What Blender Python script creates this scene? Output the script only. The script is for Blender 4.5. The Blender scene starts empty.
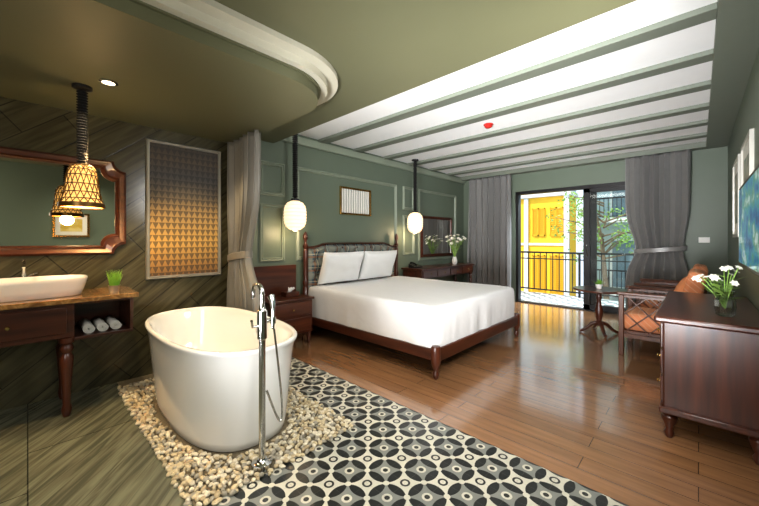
import bpy, bmesh, math, random
from mathutils import Vector, Matrix, noise
random.seed(7)
SC = bpy.context.scene
C = SC.collection
PI = math.pi

# ---------------------------------------------------------------- nodes
def mth(nt, op, a, b=None, c=None):
    n = nt.nodes.new('ShaderNodeMath'); n.operation = op
    for i, v in enumerate((a, b, c)):
        if v is None: continue
        if isinstance(v, (int, float)): n.inputs[i].default_value = v
        else: nt.links.new(v, n.inputs[i])
    return n.outputs[0]
def mixc(nt, f, a, b, mode='MIX'):
    n = nt.nodes.new('ShaderNodeMixRGB'); n.blend_type = mode
    for i, v in enumerate((f, a, b)):
        if isinstance(v, (int, float)): n.inputs[i].default_value = v
        elif isinstance(v, tuple): n.inputs[i].default_value = (v[0], v[1], v[2], 1)
        else: nt.links.new(v, n.inputs[i])
    return n.outputs[0]
def base(name, rough=.5, metal=0):
    m = bpy.data.materials.new(name); m.use_nodes = True
    nt = m.node_tree; b = nt.nodes['Principled BSDF']
    b.inputs['Roughness'].default_value = rough; b.inputs['Metallic'].default_value = metal
    return m, nt, b
def coords(nt, kind='Object'):
    if kind == 'World':
        return nt.nodes.new('ShaderNodeNewGeometry').outputs['Position']
    return nt.nodes.new('ShaderNodeTexCoord').outputs['Object']
def mapping(nt, vec, scale=(1, 1, 1), rot=(0, 0, 0)):
    n = nt.nodes.new('ShaderNodeMapping'); nt.links.new(vec, n.inputs[0])
    n.inputs['Scale'].default_value = scale; n.inputs['Rotation'].default_value = rot
    return n.outputs[0]
def noisetex(nt, vec, scale, detail=3, dist=0):
    n = nt.nodes.new('ShaderNodeTexNoise'); nt.links.new(vec, n.inputs['Vector'])
    n.inputs['Scale'].default_value = scale; n.inputs['Detail'].default_value = detail; n.inputs['Distortion'].default_value = dist
    return n.outputs['Fac']
def ramp(nt, f, stops):
    n = nt.nodes.new('ShaderNodeValToRGB'); nt.links.new(f, n.inputs[0])
    e = n.color_ramp.elements
    while len(e) < len(stops): e.new(.5)
    for i, (p, c) in enumerate(stops):
        e[i].position = p; e[i].color = (c[0], c[1], c[2], 1)
    return n.outputs[0]
def bump(nt, b, h, strength=.2, dist=.01):
    n = nt.nodes.new('ShaderNodeBump'); n.inputs['Strength'].default_value = strength
    n.inputs['Distance'].default_value = dist
    nt.links.new(h, n.inputs['Height']); nt.links.new(n.outputs[0], b.inputs['Normal'])
def sep(nt, vec):
    n = nt.nodes.new('ShaderNodeSeparateXYZ'); nt.links.new(vec, n.inputs[0]); return n.outputs
def comb(nt, x, y, z=0.0):
    n = nt.nodes.new('ShaderNodeCombineXYZ')
    for i, v in enumerate((x, y, z)):
        if isinstance(v, (int, float)): n.inputs[i].default_value = v
        else: nt.links.new(v, n.inputs[i])
    return n.outputs[0]

def mat(name, col, rough=.5, metal=0, var=.12, scale=12, bmp=0, bscale=80, emit=0, kind='Object', coat=0, sheen=0, bdist=.01, bwarp=0):
    m, nt, b = base(name, rough, metal)
    v = coords(nt, kind)
    f = noisetex(nt, v, scale)
    c2 = tuple(max(0, x*(1-var)) for x in col); c1 = tuple(min(1, x*(1+var)) for x in col)
    o = mixc(nt, f, c2, c1)
    nt.links.new(o, b.inputs['Base Color'])
    if bmp: bump(nt, b, noisetex(nt, v, bscale, 2, bwarp), bmp, bdist)
    if emit:
        nt.links.new(o, b.inputs['Emission Color']); b.inputs['Emission Strength'].default_value = emit
    if coat: b.inputs['Coat Weight'].default_value = coat; b.inputs['Coat Roughness'].default_value = .08
    if sheen: b.inputs['Sheen Weight'].default_value = sheen
    return m
def wood(name, c1, c2, axis=0, rough=.3, scale=6, coat=.3):
    m, nt, b = base(name, rough)
    v = coords(nt)
    s = [scale*2.2]*3; s[axis] = scale*.18
    f = noisetex(nt, mapping(nt, v, tuple(s)), 1.6, 5)
    o = ramp(nt, f, [(.28, c1), (.72, c2)])
    nt.links.new(o, b.inputs['Base Color'])
    b.inputs['Coat Weight'].default_value = coat; b.inputs['Coat Roughness'].default_value = .15
    bump(nt, b, f, .06, .004)
    return m
def planks(name, w, l, ang, c1, c2, cm, plane='xy', rough=.3, grain=(.6, 1.3), gs=5, mort=.003, coat=0, coatr=.12, gsx=.25, dist=0, gr=(.3, .7), bstr=.12, grot=0):
    m, nt, b = base(name, rough)
    p = sep(nt, coords(nt, 'World'))
    v = comb(nt, p[0], p[1]) if plane == 'xy' else comb(nt, p[1], p[2])
    v = mapping(nt, v, rot=(0, 0, ang))
    n = nt.nodes.new('ShaderNodeTexBrick'); nt.links.new(v, n.inputs['Vector'])
    n.inputs['Color1'].default_value = (*c1, 1); n.inputs['Color2'].default_value = (*c2, 1); n.inputs['Mortar'].default_value = (*cm, 1)
    n.inputs['Scale'].default_value = 1; n.inputs['Mortar Size'].default_value = mort
    n.inputs['Brick Width'].default_value = l; n.inputs['Row Height'].default_value = w
    n.offset = .37
    gv = mapping(nt, v, rot=(0, 0, grot)) if grot else v
    f = noisetex(nt, mapping(nt, gv, (gs*gsx, gs*3, 1)), 2.0, 8, dist)
    g = ramp(nt, f, [(gr[0], (grain[0],)*3), (gr[1], (grain[1],)*3)])
    o = mixc(nt, 1.0, n.outputs['Color'], g, 'MULTIPLY')
    nt.links.new(o, b.inputs['Base Color'])
    bump(nt, b, mth(nt, 'SUBTRACT', mth(nt, 'MULTIPLY', f, .3), n.outputs['Fac']), bstr, .004)
    if coat: b.inputs['Coat Weight'].default_value = coat; b.inputs['Coat Roughness'].default_value = coatr
    return m

def encaustic(name, T=.138):
    # cement tile: black lens petals of interlocking circles, concave stars in cream and grey, a small circle in each star
    m, nt, b = base(name, .28)
    p = sep(nt, coords(nt, 'World'))
    tx = mth(nt, 'DIVIDE', mth(nt, 'ADD', p[0], 20), T); ty = mth(nt, 'DIVIDE', mth(nt, 'ADD', p[1], 20.05), T)
    fx = mth(nt, 'FRACT', tx); fy = mth(nt, 'FRACT', ty)
    def parity(a, c): return mth(nt, 'GREATER_THAN', mth(nt, 'FRACT', mth(nt, 'MULTIPLY', mth(nt, 'ADD', mth(nt, 'FLOOR', a), mth(nt, 'FLOOR', c)), .5)), .25)
    ps = parity(mth(nt, 'ADD', tx, .5), mth(nt, 'ADD', ty, .5))
    lt = lambda a, t: mth(nt, 'LESS_THAN', a, t)
    ln = lambda a, c: mth(nt, 'SQRT', mth(nt, 'ADD', mth(nt, 'MULTIPLY', a, a), mth(nt, 'MULTIPLY', c, c)))
    ix = mth(nt, 'SUBTRACT', 1.0, fx); iy = mth(nt, 'SUBTRACT', 1.0, fy)
    ds = [ln(fx, fy), ln(ix, fy), ln(fx, iy), ln(ix, iy)]
    tot = None
    for d_ in ds:
        k = lt(d_, .675); tot = k if tot is None else mth(nt, 'ADD', tot, k)
    lens = mth(nt, 'GREATER_THAN', tot, 1.5)
    rc = mth(nt, 'MINIMUM', mth(nt, 'MINIMUM', ds[0], ds[1]), mth(nt, 'MINIMUM', ds[2], ds[3]))
    cx_ = mth(nt, 'SUBTRACT', fx, .5); cy_ = mth(nt, 'SUBTRACT', fy, .5); rm = ln(cx_, cy_)
    W_, K_, G_ = (.62, .60, .50), (.016, .018, .017), (.24, .25, .225)
    starA = mixc(nt, lt(rc, .19), W_, mixc(nt, lt(rc, .11), K_, W_))
    starB = mixc(nt, lt(rc, .19), G_, mixc(nt, lt(rc, .10), W_, K_))
    star = mixc(nt, ps, starA, starB)
    c = mixc(nt, lens, star, K_)
    c = mixc(nt, lt(rm, .12), c, W_)
    g2 = mth(nt, 'FRACT', tx); g3 = mth(nt, 'FRACT', ty)
    c = mixc(nt, mth(nt, 'MULTIPLY', mth(nt, 'MAXIMUM', lt(g2, .010), lt(g3, .010)), .5), c, (.15, .145, .13))
    c = mixc(nt, .25, c, ramp(nt, noisetex(nt, coords(nt, 'World'), 9), [(.3, (.5,)*3), (.7, (1,)*3)]), 'MULTIPLY')
    nt.links.new(c, b.inputs['Base Color'])
    return m

M = {}
M['sage'] = mat('sage_paint', (.122, .156, .115), .46, var=.05, kind='World', scale=3)
M['sage_lt'] = mat('sage_moulding_paint', (.235, .275, .215), .42, var=.04, kind='World', scale=3)
M['sage_dk'] = mat('sage_paint_dark', (.07, .085, .052), .5, var=.05, kind='World', scale=3)
M['olive'] = mat('olive_ceiling_paint', (.132, .134, .074), .5, var=.05, kind='World', scale=2)
M['cream'] = mat('cream_paint', (.56, .54, .44), .5, var=.04, kind='World')
M['ceil'] = mat('white_ceiling_paint', (.78, .79, .79), .6, var=.02, kind='World')
M['beam'] = mat('beam_paint', (.145, .165, .132), .5, var=.05, kind='World')
M['floor'] = planks('oak_floor', .13, 1.3, 0, (.315, .160, .072), (.255, .127, .056), (.075, .033, .015), rough=.22, grain=(.8, 1.15), mort=.002, coat=1.0, coatr=.10, bstr=.035)
M['bathfloor'] = planks('bath_floor_tile', .6, 1.2, 0, (.142, .143, .096), (.124, .125, .084), (.04, .039, .028), rough=.16, grain=(.62, 1.35), gs=5.0, gsx=.2, dist=.8, gr=(.38, .62), bstr=.02, grot=.7)
M['bathwall'] = planks('bath_wall_tile', .2, .8, math.radians(-40), (.072, .064, .034), (.052, .047, .025), (.022, .020, .013), plane='yz', rough=.2, grain=(.6, 1.45), gs=4, mort=.004, gr=(.33, .67), dist=.5)
M['encaustic'] = encaustic('encaustic_tile')
M['pebbase'] = mat('pebble_base', (.16, .13, .08), .8, scale=60, var=.5, kind='World')
WA, WB = (.030, .0075, .0036), (.098, .0255, .0105)
M['mahog'] = wood('mahogany', WA, WB, 1, .28, coat=.12)
M['mahogz'] = wood('mahogany_vertical', WA, WB, 2, .28, coat=.12)
M['mahogx'] = wood('mahogany_cross', WA, WB, 0, .28, coat=.12)
M['mirrorwood'] = wood('red_brown_frame_wood', (.045, .012, .006), (.12, .033, .013), 1, .28)
M['lightwood'] = wood('chair_wood', (.06, .018, .007), (.13, .042, .015), 2, .34, coat=.1)
M['white_cer'] = mat('white_ceramic', (.80, .80, .78), .08, var=.01, coat=.5)
M['chrome'] = mat('chrome', (.62, .62, .61), .12, 1, var=.03)
M['brass'] = mat('brass', (.55, .38, .14), .25, 1, var=.06)
M['gold_dark'] = mat('dark_gold_wire', (.15, .085, .025), .35, .8)
M['black'] = mat('black_metal', (.012, .012, .013), .4, .3)
M['blackcord'] = mat('black_wrapped_cord', (.010, .009, .009), .8, bmp=.6, bscale=120)
M['mirror'] = mat('mirror_glass', (.80, .81, .78), .015, 1, var=.005)
M['mirror2'] = mat('warm_mirror_glass', (.60, .56, .46), .015, 1, var=.005)
def marble():
    m, nt, b = base('gold_brown_marble', .1)
    v = coords(nt, 'World')
    f = noisetex(nt, v, 9, 8, 1.2)
    c = ramp(nt, f, [(.3, (.12, .058, .02)), (.45, (.20, .105, .036)), (.52, (.32, .19, .07)), (.58, (.19, .10, .035)), (.75, (.13, .065, .022))])
    nt.links.new(c, b.inputs['Base Color']); b.inputs['Coat Weight'].default_value = .4; b.inputs['Coat Roughness'].default_value = .06
    return m
M['marble'] = marble()
M['linen'] = mat('white_linen', (.74, .74, .73), .8, var=.02, bmp=.04, bscale=300, sheen=.1)
M['duvet'] = mat('white_cotton_cover', (.75, .75, .745), .8, var=.02, bmp=.22, bscale=4, bdist=.03, bwarp=1.2, sheen=.1)
M['towel'] = mat('white_towel', (.68, .66, .60), .95, var=.05, bmp=.5, bscale=200)
M['curtain'] = mat('grey_curtain', (.185, .184, .178), .30, var=.08, bmp=.06, bscale=200, sheen=.1)
M['curtain2'] = mat('grey_bath_curtain', (.22, .207, .178), .38, var=.08, bmp=.06, bscale=200, sheen=.1)
M['orange'] = mat('orange_fabric', (.70, .27, .11), .85, var=.15, bmp=.2, bscale=200)
M['leaf'] = mat('green_leaf', (.24, .40, .08), .5, var=.4, scale=10)
M['grass'] = mat('grass_blade', (.22, .46, .05), .5, var=.3, scale=30)
M['petal'] = mat('white_petal', (.85, .82, .72), .6, var=.05)
M['pot'] = mat('stone_pot', (.30, .25, .18), .6, var=.2)
M['whitepl'] = mat('white_plastic', (.75, .74, .70), .4, var=.02)
M['red'] = mat('red_plastic', (.42, .02, .015), .35, var=.05)
M['silver'] = mat('silver_frame', (.50, .49, .45), .35, .7, var=.06)
M['bark'] = mat('bark', (.20, .14, .09), .9, var=.4, bmp=.4)
M['yellow'] = mat('yellow_paint', (.90, .55, .02), .6, var=.10, scale=3)
M['yellow_dk'] = mat('yellow_shutter_paint', (.78, .42, .008), .6, var=.06)
M['facwhite'] = mat('white_facade', (.74, .76, .75), .7, var=.04)
M['facgrey'] = mat('blue_facade', (.44, .56, .60), .7, var=.05)
M['winblue'] = mat('facade_window', (.18, .25, .29), .15, var=.2)
M['asphalt'] = mat('street', (.2, .2, .19), .9, var=.1)
M['concrete'] = mat('slab', (.45, .44, .40), .8, var=.06)

def glass(name, tint=(1, 1, 1), gl=.08):
    m = bpy.data.materials.new(name); m.use_nodes = True; nt = m.node_tree
    for n in list(nt.nodes):
        if n.type != 'OUTPUT_MATERIAL': nt.nodes.remove(n)
    out = [n for n in nt.nodes if n.type == 'OUTPUT_MATERIAL'][0]
    t = nt.nodes.new('ShaderNodeBsdfTransparent'); t.inputs[0].default_value = (*tint, 1)
    g = nt.nodes.new('ShaderNodeBsdfGlossy'); g.inputs['Roughness'].default_value = .03
    lw = nt.nodes.new('ShaderNodeLayerWeight'); lw.inputs[0].default_value = .25
    mx = nt.nodes.new('ShaderNodeMixShader')
    nt.links.new(mth(nt, 'ADD', mth(nt, 'MULTIPLY', lw.outputs['Fresnel'], .6), gl*.3), mx.inputs[0])
    nt.links.new(t.outputs[0], mx.inputs[1]); nt.links.new(g.outputs[0], mx.inputs[2]); nt.links.new(mx.outputs[0], out.inputs[0])
    return m
M['glass'] = glass('window_glass', (.97, .99, .98), .04)
M['vaseglass'] = glass('vase_glass', (.92, .94, .93), .7)

def checker(name, s, a, b_):
    m, nt, b = base(name, .4)
    n = nt.nodes.new('ShaderNodeTexChecker'); nt.links.new(coords(nt, 'World'), n.inputs[0])
    n.inputs['Scale'].default_value = s; n.inputs[1].default_value = (*a, 1); n.inputs[2].default_value = (*b_, 1)
    nt.links.new(n.outputs[0], b.inputs['Base Color']); return m
M['checkfloor'] = checker('balcony_tile', 6, (.12, .13, .13), (.6, .6, .57))

def plaid():
    m, nt, b = base('plaid_upholstery', .8)
    p = sep(nt, coords(nt, 'World'))
    def st(s, k, w, o=0):
        return mth(nt, 'LESS_THAN', mth(nt, 'FRACT', mth(nt, 'ADD', mth(nt, 'MULTIPLY', s, k), 10+o)), w)
    k = 5.5
    c = mixc(nt, mth(nt, 'MULTIPLY', st(p[1], k, .42), .6), (.030, .075, .105), (.24, .25, .21))
    c = mixc(nt, mth(nt, 'MULTIPLY', st(p[2], k, .42), .6), c, (.24, .25, .21))
    c = mixc(nt, mth(nt, 'MULTIPLY', st(p[1], k, .14, .45), .7), c, (.20, .09, .04))
    c = mixc(nt, mth(nt, 'MULTIPLY', st(p[2], k, .14, .45), .7), c, (.20, .09, .04))
    t = mth(nt, 'MAXIMUM', st(p[1], k, .05, .2), st(p[2], k, .05, .2))
    c = mixc(nt, mth(nt, 'MULTIPLY', t, .7), c, (.52, .48, .36))
    nt.links.new(c, b.inputs['Base Color']); return m
M['plaid'] = plaid()
def stripes():
    m, nt, b = base('patterned_orange_fabric', .85)
    p = sep(nt, coords(nt))
    f = mth(nt, 'FRACT', mth(nt, 'ADD', mth(nt, 'MULTIPLY', p[1], 14), 10))
    c = ramp(nt, f, [(.0, (.68, .25, .11)), (.4, (.74, .33, .15)), (.5, (.78, .54, .36)), (.62, (.46, .17, .08)), (.8, (.68, .25, .11))])
    g = mth(nt, 'FRACT', mth(nt, 'ADD', mth(nt, 'MULTIPLY', mth(nt, 'ADD', p[2], p[0]), 16), 10))
    c = mixc(nt, mth(nt, 'MULTIPLY', mth(nt, 'LESS_THAN', g, .2), .4), c, (.76, .50, .33))
    nt.links.new(c, b.inputs['Base Color']); return m
M['stripe'] = stripes()
def artmat(y0, y1, z0, z1):
    m, nt, b = base('geometric_canvas', .55)
    p = sep(nt, coords(nt, 'World'))
    v = mth(nt, 'DIVIDE', mth(nt, 'SUBTRACT', p[1], y0), y1-y0)
    w = mth(nt, 'DIVIDE', mth(nt, 'SUBTRACT', p[2], z0), z1-z0)
    g = ramp(nt, w, [(0, (.16, .08, .025)), (.10, (.36, .19, .045)), (.27, (.62, .37, .085)), (.45, (.42, .26, .08)), (.60, (.13, .095, .05)), (.76, (.055, .050, .045)), (.88, (.085, .060, .034)), (1, (.035, .029, .024))])
    t = mth(nt, 'MULTIPLY', mth(nt, 'ABSOLUTE', mth(nt, 'SUBTRACT', mth(nt, 'FRACT', mth(nt, 'MULTIPLY', v, 13)), .5)), 2)
    r = mth(nt, 'FRACT', mth(nt, 'MULTIPLY', w, 22))
    d = mth(nt, 'GREATER_THAN', r, t)
    c = mixc(nt, mth(nt, 'MULTIPLY', d, .68), g, (.014, .012, .012))
    nt.links.new(c, b.inputs['Base Color'])
    return m
def lampmat(name, col, strength):
    m, nt, b = base(name, .7)
    p = sep(nt, coords(nt))
    f = mth(nt, 'SINE', mth(nt, 'MULTIPLY', p[2], 140))
    c = mixc(nt, mth(nt, 'MULTIPLY', mth(nt, 'ADD', f, 1), .18), col, tuple(x*.6 for x in col))
    nt.links.new(c, b.inputs['Base Color']); nt.links.new(c, b.inputs['Emission Color'])
    b.inputs['Emission Strength'].default_value = strength
    return m
M['lantern'] = lampmat('paper_lantern', (1.0, .76, .50), 1.0)
M['amber'] = lampmat('amber_shade', (1.0, .58, .18), .9)
M['bulb'] = mat('bulb', (1, .85, .6), .5, emit=5, var=.01)
def screenmat():
    m, nt, b = base('tv_screen', .08)
    v = coords(nt)
    f = noisetex(nt, mapping(nt, v, (1, 3.0, 5)), 1.7, 5)
    c = ramp(nt, f, [(.28, (.01, .03, .09)), (.42, (.02, .13, .30)), (.50, (.05, .28, .36)), (.56, (.08, .26, .14)), (.62, (.50, .62, .60)), (.72, (.06, .24, .40))])
    nt.links.new(c, b.inputs['Base Color']); nt.links.new(c, b.inputs['Emission Color']); b.inputs['Emission Strength'].default_value = .45
    return m
M['screen'] = screenmat()
def printmat(name, a, b_, c_):
    m, nt, b = base(name, .5)
    f = noisetex(nt, mapping(nt, coords(nt), (1, 3, 5)), 1.6, 5)
    nt.links.new(ramp(nt, f, [(.35, a), (.5, b_), (.65, c_)]), b.inputs['Base Color']); return m
M['print1'] = printmat('print_muted', (.20, .27, .24), (.45, .46, .38), (.12, .16, .15))
M['print2'] = printmat('print_yellow', (.55, .38, .05), (.75, .62, .25), (.25, .3, .12))
M['pebA'] = mat('pebble_cream', (.58, .48, .30), .45, var=.22)
M['pebB'] = mat('pebble_tan', (.44, .35, .21), .45, var=.22)
M['pebC'] = mat('pebble_pale', (.68, .61, .46), .45, var=.15)
M['pebD'] = mat('pebble_grey', (.34, .31, .24), .45, var=.22)

# ---------------------------------------------------------------- geometry
class MB:
    def __init__(s): s.bm = bmesh.new()
    def box(s, x0, x1, y0, y1, z0, z1):
        v = [s.bm.verts.new(p) for p in ((x0,y0,z0),(x1,y0,z0),(x1,y1,z0),(x0,y1,z0),(x0,y0,z1),(x1,y0,z1),(x1,y1,z1),(x0,y1,z1))]
        for f in ((0,3,2,1),(4,5,6,7),(0,1,5,4),(1,2,6,5),(2,3,7,6),(3,0,4,7)): s.bm.faces.new([v[i] for i in f])
        return s
    def loft(s, loops, cap0=True, cap1=True, closed=True):
        L = [[s.bm.verts.new(p) for p in lp] for lp in loops]
        n = len(L[0])
        for a, b in zip(L, L[1:]):
            for i in range(n if closed else n-1):
                j = (i+1) % n
                s.bm.faces.new((a[i], a[j], b[j], b[i]))
        if cap0: s.bm.faces.new(list(reversed(L[0])))
        if cap1: s.bm.faces.new(L[-1])
        return s
    def lathe(s, prof, cx=0, cy=0, cz=0, seg=24, caps=True):
        return s.loft([[(cx+max(r,.0004)*math.cos(2*PI*i/seg), cy+max(r,.0004)*math.sin(2*PI*i/seg), cz+z) for i in range(seg)] for r, z in prof], caps, caps)
    def tube(s, pts, r, seg=8, closed=False):
        P = [Vector(p) for p in pts]; n = len(P)
        R = r if isinstance(r, (list, tuple)) else [r]*n
        loops = []; up = None
        for i in range(n):
            if closed: t = (P[(i+1) % n]-P[i-1]).normalized()
            else: t = (P[min(i+1, n-1)]-P[max(i-1, 0)]).normalized()
            if up is None:
                up = Vector((0,0,1)) if abs(t.z) < .9 else Vector((1,0,0))
            a = (up - t*up.dot(t)).normalized(); up = a; b = t.cross(a)
            loops.append([P[i]+(a*math.cos(2*PI*k/seg)+b*math.sin(2*PI*k/seg))*R[i] for k in range(seg)])
        if closed: loops.append(loops[0]); return s.loft(loops, False, False)
        return s.loft(loops)
    def prism(s, pts, z0, z1):
        return s.loft([[(x, y, z0) for x, y in pts], [(x, y, z1) for x, y in pts]])
    def sheet(s, grid):
        return s.loft(grid, False, False, closed=False)
    def tri(s, *pts):
        s.bm.faces.new([s.bm.verts.new(p) for p in pts]); return s
    def build(s, name, m, parent=None, bevel=0, smooth=True, sub=0, angle=40, solid=0, merge=True):
        if merge: bmesh.ops.remove_doubles(s.bm, verts=s.bm.verts, dist=.00005)
        bmesh.ops.recalc_face_normals(s.bm, faces=s.bm.faces)
        me = bpy.data.meshes.new(name); s.bm.to_mesh(me); s.bm.free()
        o = bpy.data.objects.new(name, me); C.objects.link(o)
        me.materials.append(m)
        if parent is not None:
            root = parent
            while root.parent: root = root.parent
            me.transform(Matrix.Translation(-Vector(root.location)))
            o.parent = parent
        else:
            vs = [v.co for v in me.vertices]
            c = Vector(((min(v.x for v in vs)+max(v.x for v in vs))/2, (min(v.y for v in vs)+max(v.y for v in vs))/2, min(v.z for v in vs)))
            me.transform(Matrix.Translation(-c)); o.location = c
        if smooth:
            for p in me.polygons: p.use_smooth = True
            me.set_sharp_from_angle(angle=math.radians(angle))
        if solid:
            md = o.modifiers.new('solid', 'SOLIDIFY'); md.thickness = solid; md.offset = 0
        if bevel:
            md = o.modifiers.new('bevel', 'BEVEL'); md.width = bevel; md.segments = 2; md.limit_method = 'ANGLE'; md.angle_limit = math.radians(40)
        return o
def bx(*a): return MB().box(*a)
def thing(name, label, cat, loc, group=None):
    o = bpy.data.objects.new(name, None); C.objects.link(o); o.location = loc; o.empty_display_size = .1
    o['label'] = label; o['category'] = cat
    if group: o['group'] = group
    return o
def tag(o, label, cat, group=None, kind=None):
    o['label'] = label; o['category'] = cat
    if group: o['group'] = group
    if kind: o['kind'] = kind
    return o
def struct(o): o['kind'] = 'structure'; return o
def dup(root, label, loc, rotz=0):
    r = root.copy(); C.objects.link(r); r.location = loc; r.rotation_euler = (0, 0, rotz); r['label'] = label
    for ch in list(root.children):
        c = ch.copy(); C.objects.link(c); c.parent = r
        for g in list(ch.children):
            d = g.copy(); C.objects.link(d); d.parent = c
    return r
def se(cx, cy, z, hx, hy, n=2.4, N=64):
    out = []
    for i in range(N):
        t = 2*PI*i/N; c, s_ = math.cos(t), math.sin(t)
        out.append((cx+math.copysign(abs(c)**(2/n), c)*hx, cy+math.copysign(abs(s_)**(2/n), s_)*hy, z))
    return out
def rrect(hx, hy, r, N=96):
    pts = []
    for cx, cy, a0 in ((hx-r, hy-r, 0), (-hx+r, hy-r, 90), (-hx+r, -hy+r, 180), (hx-r, -hy+r, 270)):
        for k in range(9):
            a = math.radians(a0+k*90/8); pts.append(Vector((cx+r*math.cos(a), cy+r*math.sin(a))))
    pts.append(pts[0]); d = [0]
    for a, b in zip(pts, pts[1:]): d.append(d[-1]+(b-a).length)
    out = []; j = 0
    for i in range(N):
        t = d[-1]*i/N
        while d[j+1] < t: j += 1
        f = (t-d[j])/max(1e-9, d[j+1]-d[j]); out.append(pts[j].lerp(pts[j+1], f))
    return out
def turned(h, r):
    return [(r*.45, 0), (r*.62, h*.04), (r*.7, h*.1), (r*.5, h*.16), (r*.55, h*.3), (r*.85, h*.62), (r*.95, h*.74), (r*.6, h*.8), (r*.9, h*.84), (r*.9, h*.88), (r*.62, h*.91), (r, h*.94), (r, h)]
def cushion(hx, hy, t, N=18, nx=4.0, wob=0.0, seed=0):
    b = MB()
    top = []; bot = []
    for i in range(N+1):
        a = -1+2*i/N; ra = []; rb = []
        for j in range(N+1):
            c = -1+2*j/N
            e = max(0, (1-abs(a)**nx))**.5*max(0, (1-abs(c)**nx))**.5
            x = a*hx*(1-.05*(1-c*c)); y = c*hy*(1-.05*(1-a*a))
            w = wob*noise.noise(Vector((a*2.2+seed, c*2.2, seed)))
            ra.append((x, y, t*e*(1+w))); rb.append((x, y, -t*e*(1+w)))
        top.append(ra); bot.append(rb)
    b.sheet(top); b.sheet(bot)
    return b
def xform(mb, mtx):
    bmesh.ops.transform(mb.bm, matrix=mtx, verts=mb.bm.verts); return mb
def adopt(t):
    fo = C.objects[-1]
    fo.data.transform(Matrix.Translation(fo.location-Vector(t.location))); fo.location = (0, 0, 0); fo.parent = t

XL, XV, XR, YW, YB = -3.85, -3.70, .30, 6.80, -1.30
ZC = 2.65
# ---------------------------------------------------------------- setting
struct(bx(XL-.2, XR+.2, 1.95, YW+.1, -.12, 0).build('floor', M['floor'], smooth=False))
struct(bx(-1.68, XR+.2, .54, 1.95, -.12, 0).build('floor', M['encaustic'], smooth=False))
struct(bx(XL-.2, -1.68, 1.5, 1.95, -.12, 0).build('floor', M['encaustic'], smooth=False))
struct(bx(XL-.2, XR+.2, YB-.2, .54, -.12, 0).build('floor', M['bathfloor'], smooth=False))
struct(bx(XL-.2, -1.68, .54, 1.5, -.12, 0).build('floor', M['pebbase'], smooth=False))
struct(bx(XL-.2, XL, 1.62, YW+.1, 0, 2.8).build('wall_left', M['sage'], smooth=False))
struct(bx(XL-.2, XV, YB-.2, 1.62, 0, 2.8).build('wall_left', M['bathwall'], smooth=False))
struct(bx(XR, XR+.2, YB-.2, YW+.1, 0, 2.8).build('wall_right', M['sage'], smooth=False))
struct(bx(XL-.2, XR+.2, YB-.2, YB, 0, 2.8).build('wall_front', M['sage_dk'], smooth=False))
WX0, WX1, WZ = -2.68, -.30, 2.22
w = MB(); w.box(XL, WX0, YW, YW+.18, 0, 2.8); w.box(WX1, XR, YW, YW+.18, 0, 2.8); w.box(WX0, WX1, YW, YW+.18, WZ, 2.8)
struct(w.build('wall_back', M['sage'], smooth=False))
struct(bx(XL-.2, XR+.2, 2.12, YW+.18, ZC, 2.85).build('ceiling', M['ceil'], smooth=False))
struct(bx(XL, XR, YB, 2.12, 2.46, 2.85).build('ceiling', M['olive'], smooth=False))
struct(bx(.08, XR, 2.12, YW, 2.57, ZC).build('trim_1', M['beam'], smooth=False))
struct(bx(XL, .08, 6.62, YW, 2.57, ZC).build('trim_2', M['beam'], smooth=False))
tn = 3
for yb in (2.86, 3.52, 4.18, 4.84, 5.50, 6.14):
    struct(bx(XL, .08, yb-.068, yb+.068, 2.612, ZC).build('trim_%d' % tn, M['beam'], bevel=.003)); tn += 1
def edge(off, R=.42):
    ex, ey = -1.92+off, 1.60+off; R = R+off
    pts = [(ex, YB)]
    for k in range(25):
        a = k/24*PI/2; pts.append((ex-R+R*math.cos(a), ey-R+R*math.sin(a)))
    pts.append((XV-.1, ey)); return pts
def slab(off, z0, z1, m, nm):
    p = edge(off)+[(XV-.1, YB)]
    return struct(MB().prism(p, z0, z1).build(nm, m, smooth=False))
def rim(o0, o1, z0, z1, m):
    global tn
    a, b = edge(o0), edge(o1)
    g = [[(x, y, z) for x, y in q] for q, z in ((a, z0), (b, z0), (b, z1), (a, z1), (a, z0))]
    struct(MB().sheet(g).build('trim_%d' % tn, m)); tn += 1
slab(0, 2.30, 2.365, M['olive'], 'ceiling')
slab(.02, 2.365, 2.46, M['olive'], 'ceiling')
rim(.021, .07, 2.375, 2.425, M['cream'])
rim(.021, .15, 2.425, 2.459, M['cream'])
def ring(y0, y1, z0, z1, X, w_=.05, d=.028, m=None, name=None):
    global tn
    def rc(x, i): return [(x, y0+i, z0+i), (x, y1-i, z0+i), (x, y1-i, z1-i), (x, y0+i, z1-i)]
    lp = [rc(X, 0), rc(X+d*.6, 0), rc(X+d, w_*.3), rc(X+d*.5, w_*.55), rc(X+d*.8, w_*.8), rc(X, w_)]
    o = MB().loft(lp, False, False).build(name or 'trim_%d' % tn, m or M['sage_lt'], smooth=False)
    if not name: struct(o); tn += 1
    return o
for a in ((1.93, 2.27, 1.80, 2.22), (1.93, 2.27, .98, 1.70), (2.44, 4.47, .98, 2.22), (4.64, 4.97, 1.80, 2.22), (4.64, 4.97, .98, 1.70), (5.1, 6.45, .86, 2.22)):
    ring(*a, XL)
struct(bx(XL, XL+.05, 1.62, 6.8, 2.51, 2.61).build('trim_%d' % tn, M['sage_lt'], bevel=.01)); tn += 1
struct(bx(XL, XL+.018, 1.62, YW, 0, .1).build('baseboard_left', M['mahog'], bevel=.004))
struct(bx(XR-.015, XR, 1.95, YW, 0, .1).build('baseboard_right', M['mahog'], bevel=.004))
struct(bx(WX1, XR-.016, YW-.015, YW, 0, .1).build('baseboard_back', M['mahog'], bevel=.004))

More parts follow.
